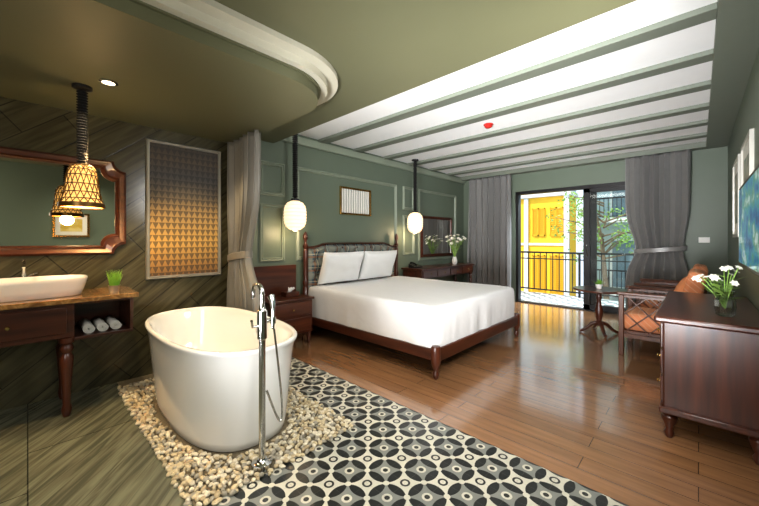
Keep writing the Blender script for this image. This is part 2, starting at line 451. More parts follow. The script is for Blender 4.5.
d = bpy.data.objects.new('door_1', None); C.objects.link(d); d.location = ((WX0+WX1)/2, YW+.09, 0); d['kind'] = 'structure'
f = MB(); f.box(WX0, WX0+.05, YW+.02, YW+.16, 0, WZ); f.box(WX1-.05, WX1, YW+.02, YW+.16, 0, WZ); f.box(WX0, WX1, YW+.02, YW+.16, WZ-.06, WZ); f.box(WX0, WX1, YW+.02, YW+.16, 0, .02)
f.build('frame', M['black'], d, bevel=.004)
for y in (YW+.05, YW+.11):
    x0, x1 = -1.49, WX1-.05
    if y > YW+.1: x0, x1 = -1.40, WX1-.06
    p = MB(); p.box(x0, x0+.10, y, y+.035, .02, WZ-.06); p.box(x1-.07, x1, y, y+.035, .02, WZ-.06); p.box(x0, x1, y, y+.035, .02, .11); p.box(x0, x1, y, y+.035, WZ-.13, WZ-.06)
    pf = p.build('door_panel', M['black'], d, bevel=.003)
    bx(x0+.10, x1-.07, y+.014, y+.02, .11, WZ-.13).build('glass', M['glass'], pf, smooth=False)
MB().tube([(-1.43, YW+.045, .95), (-1.43, YW+.02, .97), (-1.43, YW+.02, 1.15), (-1.43, YW+.045, 1.17)], .008).build('handle', M['chrome'], d)

# ---------------------------------------------------------------- outside
struct(bx(-5, 1.5, YW+.18, 8.45, -.2, -.01).build('floor', M['checkfloor'], smooth=False))
struct(bx(-5, 1.5, YW+.18, 8.45, 2.78, 2.95).build('ceiling', M['concrete'], smooth=False))
struct(bx(-25, 20, 8.5, 30, -3.4, -3.2).build('floor', M['asphalt'], smooth=False))
t = thing('balcony_railing', 'black metal balcony railing with thin vertical bars outside the glass door', 'railing', (-1.75, 8.3, -.01))
r = MB(); r.box(-4.9, 1.4, 8.275, 8.325, .94, .98); r.build('top_rail', M['black'], t)
bx(-4.9, 1.4, 8.285, 8.315, .08, .11).build('bottom_rail', M['black'], t)
bx(-4.9, 1.4, 8.285, 8.315, .80, .825).build('middle_rail', M['black'], t)
for i in range(46):
    x = -4.85+i*.135
    if i % 11 == 0: bx(x-.02, x+.02, 8.28, 8.32, -.01, .94).build('post', M['black'], t)
    else: bx(x-.008, x+.008, 8.292, 8.308, .11, .94).build('baluster', M['black'], t)

FYY = 15.0
t = thing('yellow_building', 'yellow building with louvred shutters and white trim across the street', 'building', (-8, FYY+.5, -3.2))
bx(-13, -3.75, FYY, FYY+1, -3.2, 3.05).build('wall', M['yellow'], t, smooth=False)
bx(-13, -3.75, FYY+.05, FYY+1, 3.05, 7).build('upper_wall', M['facgrey'], t, smooth=False)
bx(-13.1, -3.65, FYY-.2, FYY+1, 3.05, 3.22).build('cornice', M['facwhite'], t, bevel=.02)
bx(-13, -3.75, FYY-.06, FYY, 1.02, 1.12).build('string_course', M['facwhite'], t, bevel=.01)
for x, wd in ((-10.2, .18), (-7.7, .18), (-5.50, .16), (-3.93, .18)): bx(x, x+wd, FYY-.12, FYY+.02, -3.2, 3.05).build('pilaster', M['facwhite'], t, bevel=.01)
for x in (-7.2, -6.3, -5.18, -4.48):
    for zb, zt_ in ((-1.2, .62), (1.42, 2.60)):
        for k in range(2):
            xa = x+k*.26; fr = MB(); fr.box(xa+.01, xa+.04, FYY-.08, FYY-.01, zb, zt_); fr.box(xa+.22, xa+.25, FYY-.08, FYY-.01, zb, zt_); fr.box(xa+.01, xa+.25, FYY-.08, FYY-.01, zt_-.05, zt_); fr.box(xa+.01, xa+.25, FYY-.08, FYY-.01, zb, zb+.05)
            q = zb+.06
            while q < zt_-.10: fr.box(xa+.04, xa+.22, FYY-.06, FYY-.01, q, q+.05); q += .085
            fr.build('shutter', M['yellow_dk'], t, smooth=False)
for x in (-11.5, -9.4, -7.1, -5.1):
    wf = MB(); wf.box(x-.06, x+.86, FYY-.01, FYY+.06, 3.5, 5.2); wo = wf.build('window', M['facwhite'], t, smooth=False)
    bx(x, x+.8, FYY-.03, FYY, 3.56, 5.14).build('pane', M['winblue'], wo, smooth=False)
t = thing('pale_building', 'pale blue grey apartment building with balconies behind the street tree', 'building', (1.5, 18, -3.2))
bx(-3.3, 8, 17.5, 19, -3.2, 8).build('wall', M['facgrey'], t, smooth=False)
for zz in (-.9, 2.1, 5.1):
    bl = bx(-3.2, 7.9, 16.6, 17.5, zz-.12, zz+.06).build('balcony', M['facwhite'], t, smooth=False)
    rl = MB(); rl.box(-3.2, 7.9, 16.62, 16.66, zz+.86, zz+.92); rl.box(-3.2, 7.9, 16.62, 16.66, zz+.12, zz+.15)
    for i in range(74): rl.box(-3.18+i*.15, -3.155+i*.15, 16.63, 16.65, zz+.15, zz+.86)
    rl.build('balcony_rail', M['black'], bl, smooth=False)
    for x in (-2.7, -1.1, .5, 2.1, 3.7, 5.3):
        wo = bx(x-.08, x+1.08, 17.44, 17.5, zz+.1, zz+2.2).build('window', M['facwhite'], t, smooth=False)
        bx(x, x+1.0, 17.42, 17.44, zz+.14, zz+2.12).build('pane', M['winblue'], wo, smooth=False)
t = thing('street_tree', 'slender light green leafy tree seen through the balcony door', 'tree', (-1.7, 10.2, -3.2))
tr = MB(); tr.tube([(-1.7, 10.2, -3.2), (-1.66, 10.2, -1), (-1.72, 10.15, .2), (-1.8, 10.2, 1.2), (-2.0, 10.2, 2.3)], [.09, .075, .06, .045, .02])
bp = []
for k in range(22):
    a = random.random()*6.28; z = random.uniform(.7, 2.2); L = random.uniform(.6, 1.3)
    p0 = Vector((-1.76, 10.2, z)); p1 = p0+Vector((math.cos(a)*L, math.sin(a)*L*.7, random.uniform(.0, .5)))
    tr.tube([p0, p0.lerp(p1, .5)+Vector((0, 0, .08)), p1], [.024, .017, .007], 5); bp.append((p0, p1))
tr.build('trunk', M['bark'], t)
lf = MB()
for p0, p1 in bp:
    for q in range(42):
        c = p0.lerp(p1, random.uniform(.45, 1.12))+Vector([random.gauss(0, .12) for _ in range(3)])
        u = Vector([random.gauss(0, 1) for _ in range(3)]).normalized(); v = u.orthogonal().normalized()
        s1 = random.uniform(.035, .06)
        lf.tri(c-u*s1, c+v*s1*.45, c+u*s1, c-v*s1*.45)
lf.build('foliage', M['leaf'], t, merge=False, smooth=False)

# ---------------------------------------------------------------- bathroom
TX, TY = -2.64, .985
t = thing('bathtub', 'freestanding white oval bathtub standing on the pebbles', 'bathtub', (TX, TY, 0))
prof = [(.690, .318, 0), (.706, .331, .010), (.718, .339, .06), (.734, .350, .20), (.752, .362, .36), (.768, .373, .49), (.780, .382, .555), (.796, .393, .588), (.805, .399, .602), (.805, .399, .612), (.797, .392, .619), (.783, .379, .620), (.772, .369, .613), (.760, .358, .58), (.735, .335, .46), (.70, .305, .32), (.655, .268, .21), (.58, .215, .16), (.44, .15, .145), (.2, .06, .14), (.03, .02, .14)]
MB().loft([se(TX, TY, z, a, b, 2.6, 88) for a, b, z in prof]).build('shell', M['white_cer'], t, angle=60)
MB().lathe([(.03, .142), (.03, .148), (.02, .152)], TX, TY, 0).build('drain', M['chrome'], t)
MB().tube([(TX+.0, TY+.345, .5), (TX, TY+.322, .5)], .03, 16).build('overflow_cover', M['chrome'], t)

FX, FY = -1.74, .89
t = thing('bath_filler', 'chrome floor standing bath filler with hand shower at the tub end', 'tap', (FX, FY, 0))
MB().lathe([(.055, 0), (.055, .03), (.03, .04), (.024, .05)], FX, FY).build('base_plate', M['chrome'], t)
MB().lathe([(.018, .04), (.018, .70), (.027, .71), (.027, .86), (.018, .87), (.015, .89)], FX, FY).build('column', M['chrome'], t)
sp = [(FX, FY, .87), (FX, FY, .95)]+[(FX-.05+.05*math.cos(a), FY, .955+.045*math.sin(a)) for a in [k*PI/10 for k in range(11)]]+[(FX-.105, FY, .92)]
MB().tube(sp, .013, 12).build('spout', M['chrome'], t)
MB().tube([(FX, FY, .80), (FX, FY+.065, .80)], .012, 12).tube([(FX, FY+.065, .78), (FX, FY+.065, .815)], .016, 12).build('bracket', M['chrome'], t)
MB().tube([(FX+.0, FY-.02, .78), (FX+.0, FY-.055, .78), (FX+.02, FY-.07, .82)], .007, 10).build('lever', M['chrome'], t)
MB().tube([(FX, FY+.065, .75), (FX, FY+.065, .85), (FX-.005, FY+.067, .90), (FX-.028, FY+.067, .93)], [.009, .010, .014, .02], 12).build('hand_shower', M['chrome'], t)
ho = []
for k in range(31):
    a = k/30
    ho.append((FX+.012+.02*math.sin(a*PI), FY+.065*(1-a)+.06*math.sin(a*PI)+.02*a, .75*(1-a)+.42*a-.34*math.sin(a*PI)))
MB().tube(ho, .006, 8).build('hose', M['chrome'], t)

# pebbles
PMAT = (M['pebA'], M['pebB'], M['pebC'], M['pebD'])
def pebmesh(seed, m):
    b = bmesh.new(); bmesh.ops.create_icosphere(b, subdivisions=2, radius=1)
    for v in b.verts:
        n_ = noise.noise(v.co*1.1+Vector((seed*3.1, 0, seed)))
        v.co *= 1+.25*n_
    me = bpy.data.meshes.new('pebble'); b.to_mesh(me); b.free()
    for p in me.polygons: p.use_smooth = True
    me.materials.append(m); return me
PM = [pebmesh(i, PMAT[(0, 1, 2, 0, 2, 3)[i % 6]]) for i in range(12)]
spots = []
y = .525
row = 0
while y < 1.52:
    x = -3.54+(row % 2)*.015+random.uniform(0, .03)
    while x < -1.655:
        px, py = x+random.uniform(-.009, .009), y+random.uniform(-.009, .009)
        e = abs((px-TX)/.728)**2.6+abs((py-TY)/.354)**2.6
        if e > 1.03 and (px-FX)**2+(py-FY)**2 > .070**2:
            spots.append((px, py))
        x += .030
    y += .0275; row += 1
spots.sort(key=lambda p: (p[0]**2+p[1]**2))
rest = bmesh.new(); restme = bpy.data.meshes.new('pebble_bed')
for i, (px, py) in enumerate(spots):
    sx = random.uniform(.012, .022); sy = sx*random.uniform(.6, .85); sz = random.uniform(.008, .013)
    rz = random.uniform(0, PI)
    if i < 300:
        o = bpy.data.objects.new('pebble', PM[random.randrange(12)]); C.objects.link(o)
        o.location = (px, py, sz*.95); o.scale = (sx, sy, sz); o.rotation_euler = (random.uniform(-.2, .2), random.uniform(-.2, .2), rz)
        tag(o, 'smooth beige river pebble in the bed around the white bathtub', 'pebble', 'pebbles around the bathtub')
    else:
        mtx = Matrix.LocRotScale(Vector((px, py, sz*.95)), Matrix.Rotation(rz, 3, 'Z'), Vector((sx, sy, sz)))
        n0 = len(rest.faces)
        bmesh.ops.create_icosphere(rest, subdivisions=2, radius=1, matrix=mtx)
        rest.faces.ensure_lookup_table(); mi = (0, 1, 2, 0, 2, 3)[random.randrange(6)]
        for q in range(n0, len(rest.faces)): rest.faces[q].material_index = mi
rest.to_mesh(restme); rest.free()
for p in restme.polygons: p.use_smooth = True
for m_ in PMAT: restme.materials.append(m_)
o = bpy.data.objects.new('pebble_bed', restme); C.objects.link(o)
tag(o, 'bed of small beige and grey river pebbles behind and beside the bathtub', 'pebbles', kind='stuff')

# vanity
t = thing('vanity_table', 'dark mahogany washstand with turned legs and an open towel shelf', 'washstand', (-3.45, -.2, 0))
b = MB(); b.box(-3.68, -3.22, -1.0, .23, .56, .803); b.build('body', M['mahog'], t, bevel=.005)
for y0, y1 in ((-.96, -.39), (-.37, .19)):
    dr = bx(-3.222, -3.205, y0, y1, .595, .78).build('drawer', M['mahog'], t, bevel=.005)
    kb = MB().lathe([(.006, 0), (.006, .012), (.013, .02), (.010, .028)], 0, 0, 0, 14); xform(kb, Matrix.Translation((-3.205, (y0+y1)/2, .685)) @ Matrix.Rotation(PI/2, 4, 'Y')); kb.build('knob', M['brass'], dr)
for x in (-3.25, -3.64):
    for y in (-.95, .19):
        MB().lathe(turned(.56, .042), x, y).build('leg', M['mahogz'], t)
s_ = MB(); s_.box(-3.68, -3.24, .23, .575, .53, .552); s_.box(-3.68, -3.24, .555, .575, .552, .803); s_.box(-3.68, -3.665, .23, .555, .552, .803); s_.box(-3.68, -3.24, .23, .575, .783, .803)
s_.build('towel_shelf', M['mahog'], t, bevel=.003)
o = bx(-3.69, -3.17, -1.02, .60, .806, .84).build('vanity_countertop', M['marble'], bevel=.004); tag(o, 'golden brown marble countertop on the washstand under the basin', 'countertop')
ty = (.315, .395, .475)
tl = ('rolled white towel nearest the drawers on the washstand shelf', 'rolled white towel in the middle of three on the washstand shelf', 'rolled white towel nearest the open end of the washstand shelf')
for i in range(3):
    tw = MB(); spts = []
    for k in range(44):
        a = k/43*2*PI*3; rr = .008+.026*k/43; spts.append((rr*math.cos(a), rr*math.sin(a)))
    tw.sheet([[(-3.60, ty[i]+p, .6+q) for p, q in spts], [(-3.29, ty[i]+p, .6+q) for p, q in spts]])
    o = tw.build('rolled_towel', M['towel'], solid=.007); tag(o, tl[i], 'towel', 'rolled towels on the washstand shelf')
    o.location.z = .5525+.004
t = thing('vessel_sink', 'white oval vessel basin on the marble countertop', 'sink', (-3.44, -.01, .84))
MB().loft([se(-3.44, -.01, z, a, b_, 3.2, 80) for a, b_, z in ((.145, .282, .84), (.156, .294, .846), (.168, .310, .89), (.180, .326, .95), (.184, .331, .968), (.181, .328, .975), (.172, .318, .970), (.160, .302, .91), (.135, .265, .875), (.03, .06, .866))]).build('basin', M['white_cer'], t, angle=60)
MB().lathe([(.02, .866), (.02, .872)], -3.44, -.01).build('drain', M['chrome'], t)
t = thing('basin_tap', 'chrome curved basin tap behind the white sink', 'tap', (-3.65, -.02, .84))
MB().lathe([(.022, 0), (.022, .01), (.016, .02), (.016, .16)], -3.652, -.02, .84).build('body', M['chrome'], t)
MB().tube([(-3.652, -.02, 1.0), (-3.648, -.02, 1.06), (-3.61, -.02, 1.10), (-3.56, -.02, 1.09), (-3.53, -.02, 1.05)], .010, 10).build('spout', M['chrome'], t)
MB().tube([(-3.652, 0, .98), (-3.652, .05, 1.0)], .006, 8).build('lever', M['chrome'], t)
t = thing('potted_grass', 'small pot of bright green grass on the washstand corner', 'plant', (-3.33, .47, .84))
MB().lathe([(.030, 0), (.036, .05), (.04, .055), (.034, .05), (.01, .048)], -3.33, .47, .84).build('pot', M['pot'], t)
g = MB()
for k in range(190):
    a = random.random()*6.28; r0 = .03*math.sqrt(random.random()); x, y = -3.33+r0*math.cos(a), .47+r0*math.sin(a); h = random.uniform(.08, .14); l = random.uniform(0, .035)
    dx, dy = math.cos(a)*l, math.sin(a)*l; wv = random.random()*6.28; wx, wy = .002*math.cos(wv), .002*math.sin(wv)
    g.tri((x-wx, y-wy, .885), (x+wx, y+wy, .885), (x+dx*.5+wx*.7, y+dy*.5+wy*.7, .885+h*.6), (x+dx, y+dy, .885+h), (x+dx*.5-wx*.7, y+dy*.5-wy*.7, .885+h*.6))
g.build('grass', M['grass'], t, merge=False, smooth=False)

# mirror over vanity
MY, MZ = -.02, 1.53
t = thing('wall_mirror', 'mahogany framed mirror with scooped corners above the washstand', 'mirror', (XV, MY, 1.14))
def notch(hw, hh, c, X):
    o = []
    for cy, cz, a0 in ((hw, hh, 270), (-hw, hh, 0), (-hw, -hh, 90), (hw, -hh, 180)):
        for k in range(9):
            a = math.radians(a0-k*90/8)
            o.append((X, MY+cy+c*math.cos(a), MZ+cz+c*math.sin(a)))
    return o
def nring(specs): return [notch(hw, hh, c, X) for hw, hh, c, X in specs]
fr = MB().loft(nring([(.62, .40, .085, XV), (.62, .40, .085, XV+.03), (.605, .385, .088, XV+.045), (.575, .355, .095, XV+.03), (.56, .34, .098, XV+.04), (.545, .325, .10, XV+.02), (.545, .325, .10, XV+.005)]), False, False)
fr.build('frame', M['mirrorwood'], t)
MB().loft(nring([(.547, .327, .10, XV+.006), (.547, .327, .10, XV+.010)])).build('glass', M['mirror2'], t, smooth=False)

# basket pendant
PX, PY = -3.05, .257
t = thing('basket_pendant_lamp', 'gold wire bell pendant lamp hanging before the washstand mirror', 'lamp', (PX, PY, 2.30))
MB().lathe([(.055, 0), (.055, -.018), (.022, -.035)], PX, PY, 2.30).build('ceiling_cap', M['black'], t)
cd = MB().tube([(PX, PY, 2.28), (PX, PY, 1.75)], .019, 10)
for k in range(28): cd.lathe([(.019, 0), (.033, .009), (.019, .018)], PX, PY, 1.758+k*.0182, 10, False)
cd.build('cord', M['blackcord'], t)
sh = [(.030, 1.765), (.056, 1.756), (.074, 1.73), (.083, 1.69), (.088, 1.63), (.094, 1.575), (.104, 1.53), (.116, 1.50), (.118, 1.475)]
MB().lathe([(r-.005, z) for r, z in sh], PX, PY, 0, 28, False).build('shade', M['amber'], t)
wc = MB()
for k in range(18):
    for sgn in (1, -1):
        pts = []
        for i, (r, z) in enumerate(sh):
            a = k/18*2*PI+sgn*i*.18; pts.append((PX+r*math.cos(a), PY+r*math.sin(a), z))
        wc.tube(pts, .0028, 5)
for r, z in sh: wc.tube([(PX+r*math.cos(a), PY+r*math.sin(a), z) for a in [k/28*2*PI for k in range(28)]], .0036, 6, True)
wc.build('wire_cage', M['gold_dark'], t)
MB().lathe([(.117, 1.47), (.123, 1.472), (.123, 1.498), (.117, 1.50)], PX, PY, 0, 32, False).build('rim_band', M['gold_dark'], t)
MB().lathe([(.001, 1.55), (.022, 1.57), (.027, 1.60), (.018, 1.65), (.012, 1.69), (.012, 1.76)], PX, PY).build('bulb', M['bulb'], t)

# geometric art
AY0, AY1, AZ0, AZ1 = .75, 1.42, .88, 2.19
t = thing('geometric_wall_art', 'tall silver framed panel of gold and black triangles beside the curtain', 'picture', (XV, 1.09, AZ0))
ring(AY0, AY1, AZ0, AZ1, XV, .035, .03, M['silver'], 'frame'); adopt(t)
bx(XV, XV+.012, AY0+.03, AY1-.03, AZ0+.03, AZ1-.03).build('canvas', artmat(AY0, AY1, AZ0, AZ1), t, smooth=False)

def downlight(x, y, z, label):
    t = thing('ceiling_downlight', label, 'ceiling light', (x, y, z))
    MB().lathe([(.035, .0), (.05, 0), (.052, -.006), (.036, -.008), (.035, 0)], x, y, z, 24, False).build('trim_ring', M['chrome'], t)
    MB().lathe([(.001, -.002), (.035, -.002), (.035, 0)], x, y, z, 24).build('lens', M['bulb'], t)
downlight(-2.84, .37, 2.30, 'small round recessed ceiling light above the washstand corner')

# curtains
def curtain(parent, x0, x1, y, z0, z1, folds, amp, zt=None, pinch=.5, shift=0, mat_=None, nm='cloth', seed=0):
    g = []; nu, nv = folds*14, 44
    for j in range(nv+1):
        v = j/nv; z = z1+(z0-z1)*v
        k = 1.0; sh_ = 0
        if zt is not None:
            dz = (z-zt); e = math.exp(-(dz/(.38 if dz > 0 else .26))**2)
            k = 1-pinch*e; sh_ = shift*e
        row = []
        for i in range(nu+1):
            s = i/nu
            ph = 2*PI*folds*s+.5*math.sin(2*v+seed+s*5)
            a = amp*(.75+.25*math.sin(s*9+seed))*(.8+.25*v)
            sn = math.sin(ph); sn = math.copysign(abs(sn)**.75, sn)
            xx = (x0+x1)/2+(s-.5)*(x1-x0)*k+sh_+.014*math.sin(ph*2)*k
            row.append((xx, y+a*sn*(.55+.45*k), z))
        g.append(row)
    return MB().sheet(g).build(nm, mat_, parent, solid=.004, angle=180)
def tie(parent, xc, y, z, hx, hy, mat_):
    lp = []
    for dz, s in ((-.035, .96), (-.03, 1.04), (.03, 1.04), (.035, .96)):
        lp.append([(xc+hx*s*math.cos(a), y+hy*s*math.sin(a), z+dz+.03*math.cos(a)) for a in [k/24*2*PI for k in range(24)]])
    MB().loft(lp, False, False).build('tieback', mat_, parent, solid=.004)
t = thing('bathroom_curtain', 'grey curtain tied back beside the bathtub and geometric panel', 'curtain', (-3.4, 1.51, .04), None)
curtain(t, -3.68, -3.00, 1.51, .04, 2.29, 6, .07, 1.08, .38, -.08, M['curtain2'], 'cloth', 1)
tie(t, -3.43, 1.51, 1.08, .22, .08, M['curtain2'])
t = thing('window_curtain', 'grey floor length curtain left of the balcony door beside the desk', 'curtain', (-3.2, 6.64, .02), 'curtains at the balcony door')
curtain(t, -3.66, -2.72, 6.64, .02, 2.56, 7, .08, None, 0, 0, M['curtain'], 'cloth', 2)
t = thing('window_curtain', 'grey curtain tied back right of the balcony door by the light switch', 'curtain', (-.45, 6.62, .02), 'curtains at the balcony door')
curtain(t, -.84, -.08, 6.62, .02, 2.56, 6, .08, 1.1, .26, .03, M['curtain'], 'cloth', 4)
tie(t, -.43, 6.62, 1.1, .295, .10, M['curtain'])

# ---------------------------------------------------------------- bed
BY0, BY1, BX0, BX1 = 2.50, 4.40, -3.80, -1.68
t = thing('double_bed', 'dark mahogany double bed with plaid buttoned headboard and turned posts', 'bed', ((BX0+BX1)/2, 3.45, 0))
for y in (BY0, BY1-.05): bx(BX0+.03, BX1-.04, y, y+.05, .165, .265).build('side_rail', M['mahogx'], t, bevel=.008)
bx(BX1-.06, BX1, BY0+.02, BY1-.02, .155, .275).build('foot_rail', M['mahog'], t, bevel=.012)
bx(BX0+.05, BX1-.06, BY0+.05, BY1-.05, .22, .255).build('slat_base', M['mahog'], t)
for y in (BY0+.03, BY1-.03):
    MB().lathe([(.016, 0), (.028, .02), (.032, .05), (.020, .075), (.028, .10), (.040, .135), (.043, .15), (.043, .28), (.038, .295), (.02, .30)], BX1-.03, y, 0, 20).build('leg', M['mahogz'], t)
    MB().lathe([(.022, 0), (.034, .03), (.038, .1), (.038, .62), (.026, .64), (.04, .68), (.026, .72), (.028, .95), (.031, 1.1), (.020, 1.13), (.036, 1.16), (.036, 1.18), (.018, 1.2), (.014, 1.23), (.034, 1.28), (.03, 1.32), (.008, 1.36)], BX0+.04, y, 0, 20).build('post', M['mahogz'], t)
def crest(y, z0):
    u = abs((y-3.45)/.92)
    return z0+.05*(.5+.5*math.cos(PI*min(1, max(0, (u-.62)/.28))))
ys = [2.55+i*(1.8/60) for i in range(61)]
hb = MB()
hb.loft([[(BX0+.0, y, crest(y, 1.14)), (BX0+.075, y, crest(y, 1.14)), (BX0+.08, y, crest(y, 1.152)), (BX0+.04, y, crest(y, 1.166)), (BX0-.0, y, crest(y, 1.152))] for y in ys])
hb.box(BX0+.005, BX0+.06, 2.55, 4.35, .26, .48); hb.box(BX0, BX0+.03, 2.55, 4.35, .48, 1.145)
hb.build('headboard_frame', M['mahog'], t, angle=50)
up = MB(); g = []
ny, nz = 110, 50
SA, SZ = .145, .12
for j in range(nz+1):
    row = []
    for i in range(ny+1):
        y = 2.58+1.74*i/ny; z = .50+(crest(y, 1.139)-.50)*j/nz
        a = (y-3.45)/SA; c = (z-.66)/SZ
        d1 = abs(math.sin(PI*(a+c)/2)); d2 = abs(math.sin(PI*(a-c)/2))
        bulge = .06*(d1*d2)**.5
        e = min(1, min(i, ny-i)/4)*min(1, min(j, nz-j)/3)
        row.append((BX0+.032+bulge*e+.008*e, y, z))
    g.append(row)
hu = up.sheet(g).build('upholstery', M['plaid'], t, angle=70)
for ia in range(-6, 7):
    for ic in range(0, 5):
        if (ia+ic) % 2: continue
        yb_, zb_ = 3.45+ia*SA, .66+ic*SZ
        if zb_ > crest(yb_, 1.12)-.03 or abs(yb_-3.45) > .82: continue
        kb = MB().lathe([(.016, 0), (.017, .006), (.012, .012), (.002, .014)], 0, 0, 0, 12); xform(kb, Matrix.Translation((BX0+.038, yb_, zb_)) @ Matrix.Rotation(PI/2, 4, 'Y')); kb.build('button', M['mahog'], hu)
N = 280; lo = []
cx, cy = -2.725, 3.45; hx, hy = 1.012, .932
R0 = rrect(hx, hy, .09, N)
def dz(x, y):
    return .007*noise.noise(Vector((x*2.0, y*2.0, 1)))+.005*noise.noise(Vector((x*5+y*3, y*2, 4)))
for z, off in ((.268, -.02), (.270, .008), (.32, .010), (.40, .010), (.48, .009), (.54, .006), (.59, .000), (.618, -.010), (.634, -.026), (.640, -.055)):
    lp = []
    for i, p in enumerate(R0):
        dirn = Vector((p.x/hx, p.y/hy)).normalized()
        fold = (.016*noise.noise(Vector((p.x*6, p.y*6, z*.5)))+.008*noise.noise(Vector((p.x*14, p.y*14, z*.6))))*min(1, max(.1, (.63-z)/.28))
        q = p+dirn*(off+fold)
        zz = z+(dz(p.x, p.y) if z > .6 else 0)
        lp.append((cx+q.x, cy+q.y, zz))
    lo.append(lp)
for s_i in range(1, 30):
    k = 1-s_i/29.5; lp = []
    for p in R0:
        dirn = Vector((p.x/hx, p.y/hy)).normalized(); q = (p-dirn*.055)*k
        lp.append((cx+q.x, cy+q.y, .642+dz(q.x, q.y)))
    lo.append(lp)
o = MB().loft(lo, True, True).build('duvet', M['duvet'], angle=80); tag(o, 'crisp white duvet spread over the double bed', 'duvet')
for i, (py, lab) in enumerate(((2.96, 'white pillow on the bed nearer the bathtub'), (3.68, 'white pillow on the bed nearer the desk'))):
    b = cushion(.225, .355, .07, 26, 6.5, .12, i*7)
    xform(b, Matrix.Translation((-3.53, py, .880)) @ Matrix.Rotation(math.radians(-71), 4, 'Y'))
    o = b.build('pillow', M['linen'], angle=80); tag(o, lab, 'pillow', 'pillows on the bed')

# nightstand
def nightstand(y0, label):
    t = thing('nightstand', label, 'nightstand', (-3.61, y0+.3, 0))
    x0, x1, y1 = -3.82, -3.40, y0+.6
    bx(x0+.01, x1-.02, y0+.02, y1-.02, .14, .53).build('body', M['mahog'], t, bevel=.004)
    bx(x0, x1, y0, y1, .53, .56).build('top', M['mahog'], t, bevel=.008)
    bx(x0-.005, x0+.012, y0, y1, .56, .93).build('back_panel', M['mahog'], t, bevel=.004)
    for z0 in (.17, .355):
        dr = bx(x1-.022, x1-.006, y0+.045, y1-.045, z0, z0+.16).build('drawer', M['mirrorwood'], t, bevel=.006)
        kb = MB().lathe([(.005, 0), (.005, .012), (.013, .018), (.010, .026)], 0, 0, 0, 14); xform(kb, Matrix.Translation((x1-.006, (y0+y1)/2, z0+.08)) @ Matrix.Rotation(PI/2, 4, 'Y')); kb.build('knob', M['brass'], dr)
    for x in (x0+.04, x1-.05):
        for y in (y0+.05, y1-.05): MB().lathe([(.014, 0), (.022, .02), (.026, .06), (.018, .09), (.028, .12), (.028, .14)], x, y).build('leg', M['mahogz'], t)
    return t
n1 = nightstand(1.82, 'dark mahogany nightstand with two drawers between bathtub and bed')
t = thing('tissue_box', 'small dark box with white tissue on the near nightstand', 'tissue box', (-3.62, 2.22, .56))
bx(-3.69, -3.56, 2.13, 2.31, .562, .62).build('box', M['mahogx'], t, bevel=.004)
tb = MB(); tb.sheet([[(-3.625+.03*(k/8-.5)*(1+v), 2.2+.06*v*(k/8)+.012*math.sin(k*1.7+v), .615+.05*v+.01*math.sin(k*2.1)*v) for k in range(9)] for v in (0, .35, .7, 1)]); tb.build('tissue', M['linen'], t, solid=.002)
def telephone(x, y, zb, label):
    t = thing('telephone', label, 'telephone', (x, y, zb))
    MB().loft([[(xx, yy, z+(.05*(x+.08-xx)/.16 if top else 0)) for xx, yy in ((x-.08, y-.1), (x+.08, y-.1), (x+.08, y+.1), (x-.08, y+.1))] for z, top in ((zb+.002, False), (zb+.025, True))]).build('base', M['black'], t, bevel=.005)
    MB().tube([(x-.07, y-.05, zb+.085), (x-.04, y-.05, zb+.095), (x+.03, y-.05, zb+.075), (x+.06, y-.05, zb+.055)], [.02, .014, .014, .02], 10).build('handset', M['black'], t)
telephone(-3.60, 4.70, .76, 'black desk telephone on the end of the desk nearest the bed')

# pendant lanterns
def lantern(x, y, ztop, label):
    t = thing('lantern_pendant_lamp', label, 'lamp', (x, y, ztop), 'pendant lanterns beside the bed')
    MB().lathe([(.06, 0), (.06, -.02), (.022, -.035)], x, y, ztop).build('ceiling_cap', M['black'], t)
    cd = MB().tube([(x, y, ztop-.02), (x, y, 1.75)], .020, 10)
    zz = 1.77
    while zz < ztop-.05: cd.lathe([(.020, 0), (.037, .011), (.020, .022)], x, y, zz, 10, False); zz += .0225
    cd.build('cord', M['blackcord'], t)
    pr = []
    for i in range(41):
        v = i/40; z = 1.37+.36*v
        r = .135*(1-abs(2*v-1)**3.2)**.42 if 0 < v < 1 else .05
        pr.append((max(.05, r)+.0035*math.sin(i*PI/2), z))
    MB().lathe(pr, x, y, 0, 28, False).build('lamp_shade', M['lantern'], t, angle=80)
    MB().lathe([(.052, 1.725), (.056, 1.735), (.05, 1.755), (.02, 1.76)], x, y).build('top_cap', M['black'], t)
    MB().lathe([(.04, 1.362), (.054, 1.366), (.054, 1.376), (.04, 1.378)], x, y).build('bottom_ring', M['black'], t)
    return t
lantern(-3.58, 2.26, ZC, 'cream paper lantern on a thick black cord over the near nightstand')
lantern(-3.58, 4.66, ZC, 'cream paper lantern on a thick black cord beyond the bed over the desk')

t = thing('slatted_wall_art', 'gold framed panel of pale vertical slats above the headboard', 'picture', (XL, 3.5, 1.63))
ring(3.18, 3.82, 1.63, 2.05, XL, .03, .035, M['brass'], 'frame'); adopt(t)
bx(XL, XL+.006, 3.2, 3.8, 1.65, 2.03).build('backing', M['sage_dk'], t, smooth=False)
sl = MB()
for k in range(12): sl.box(XL+.006, XL+.02, 3.215+k*.0485, 3.243+k*.0485, 1.662, 2.018)
sl.build('slats', M['whitepl'], t, smooth=False)

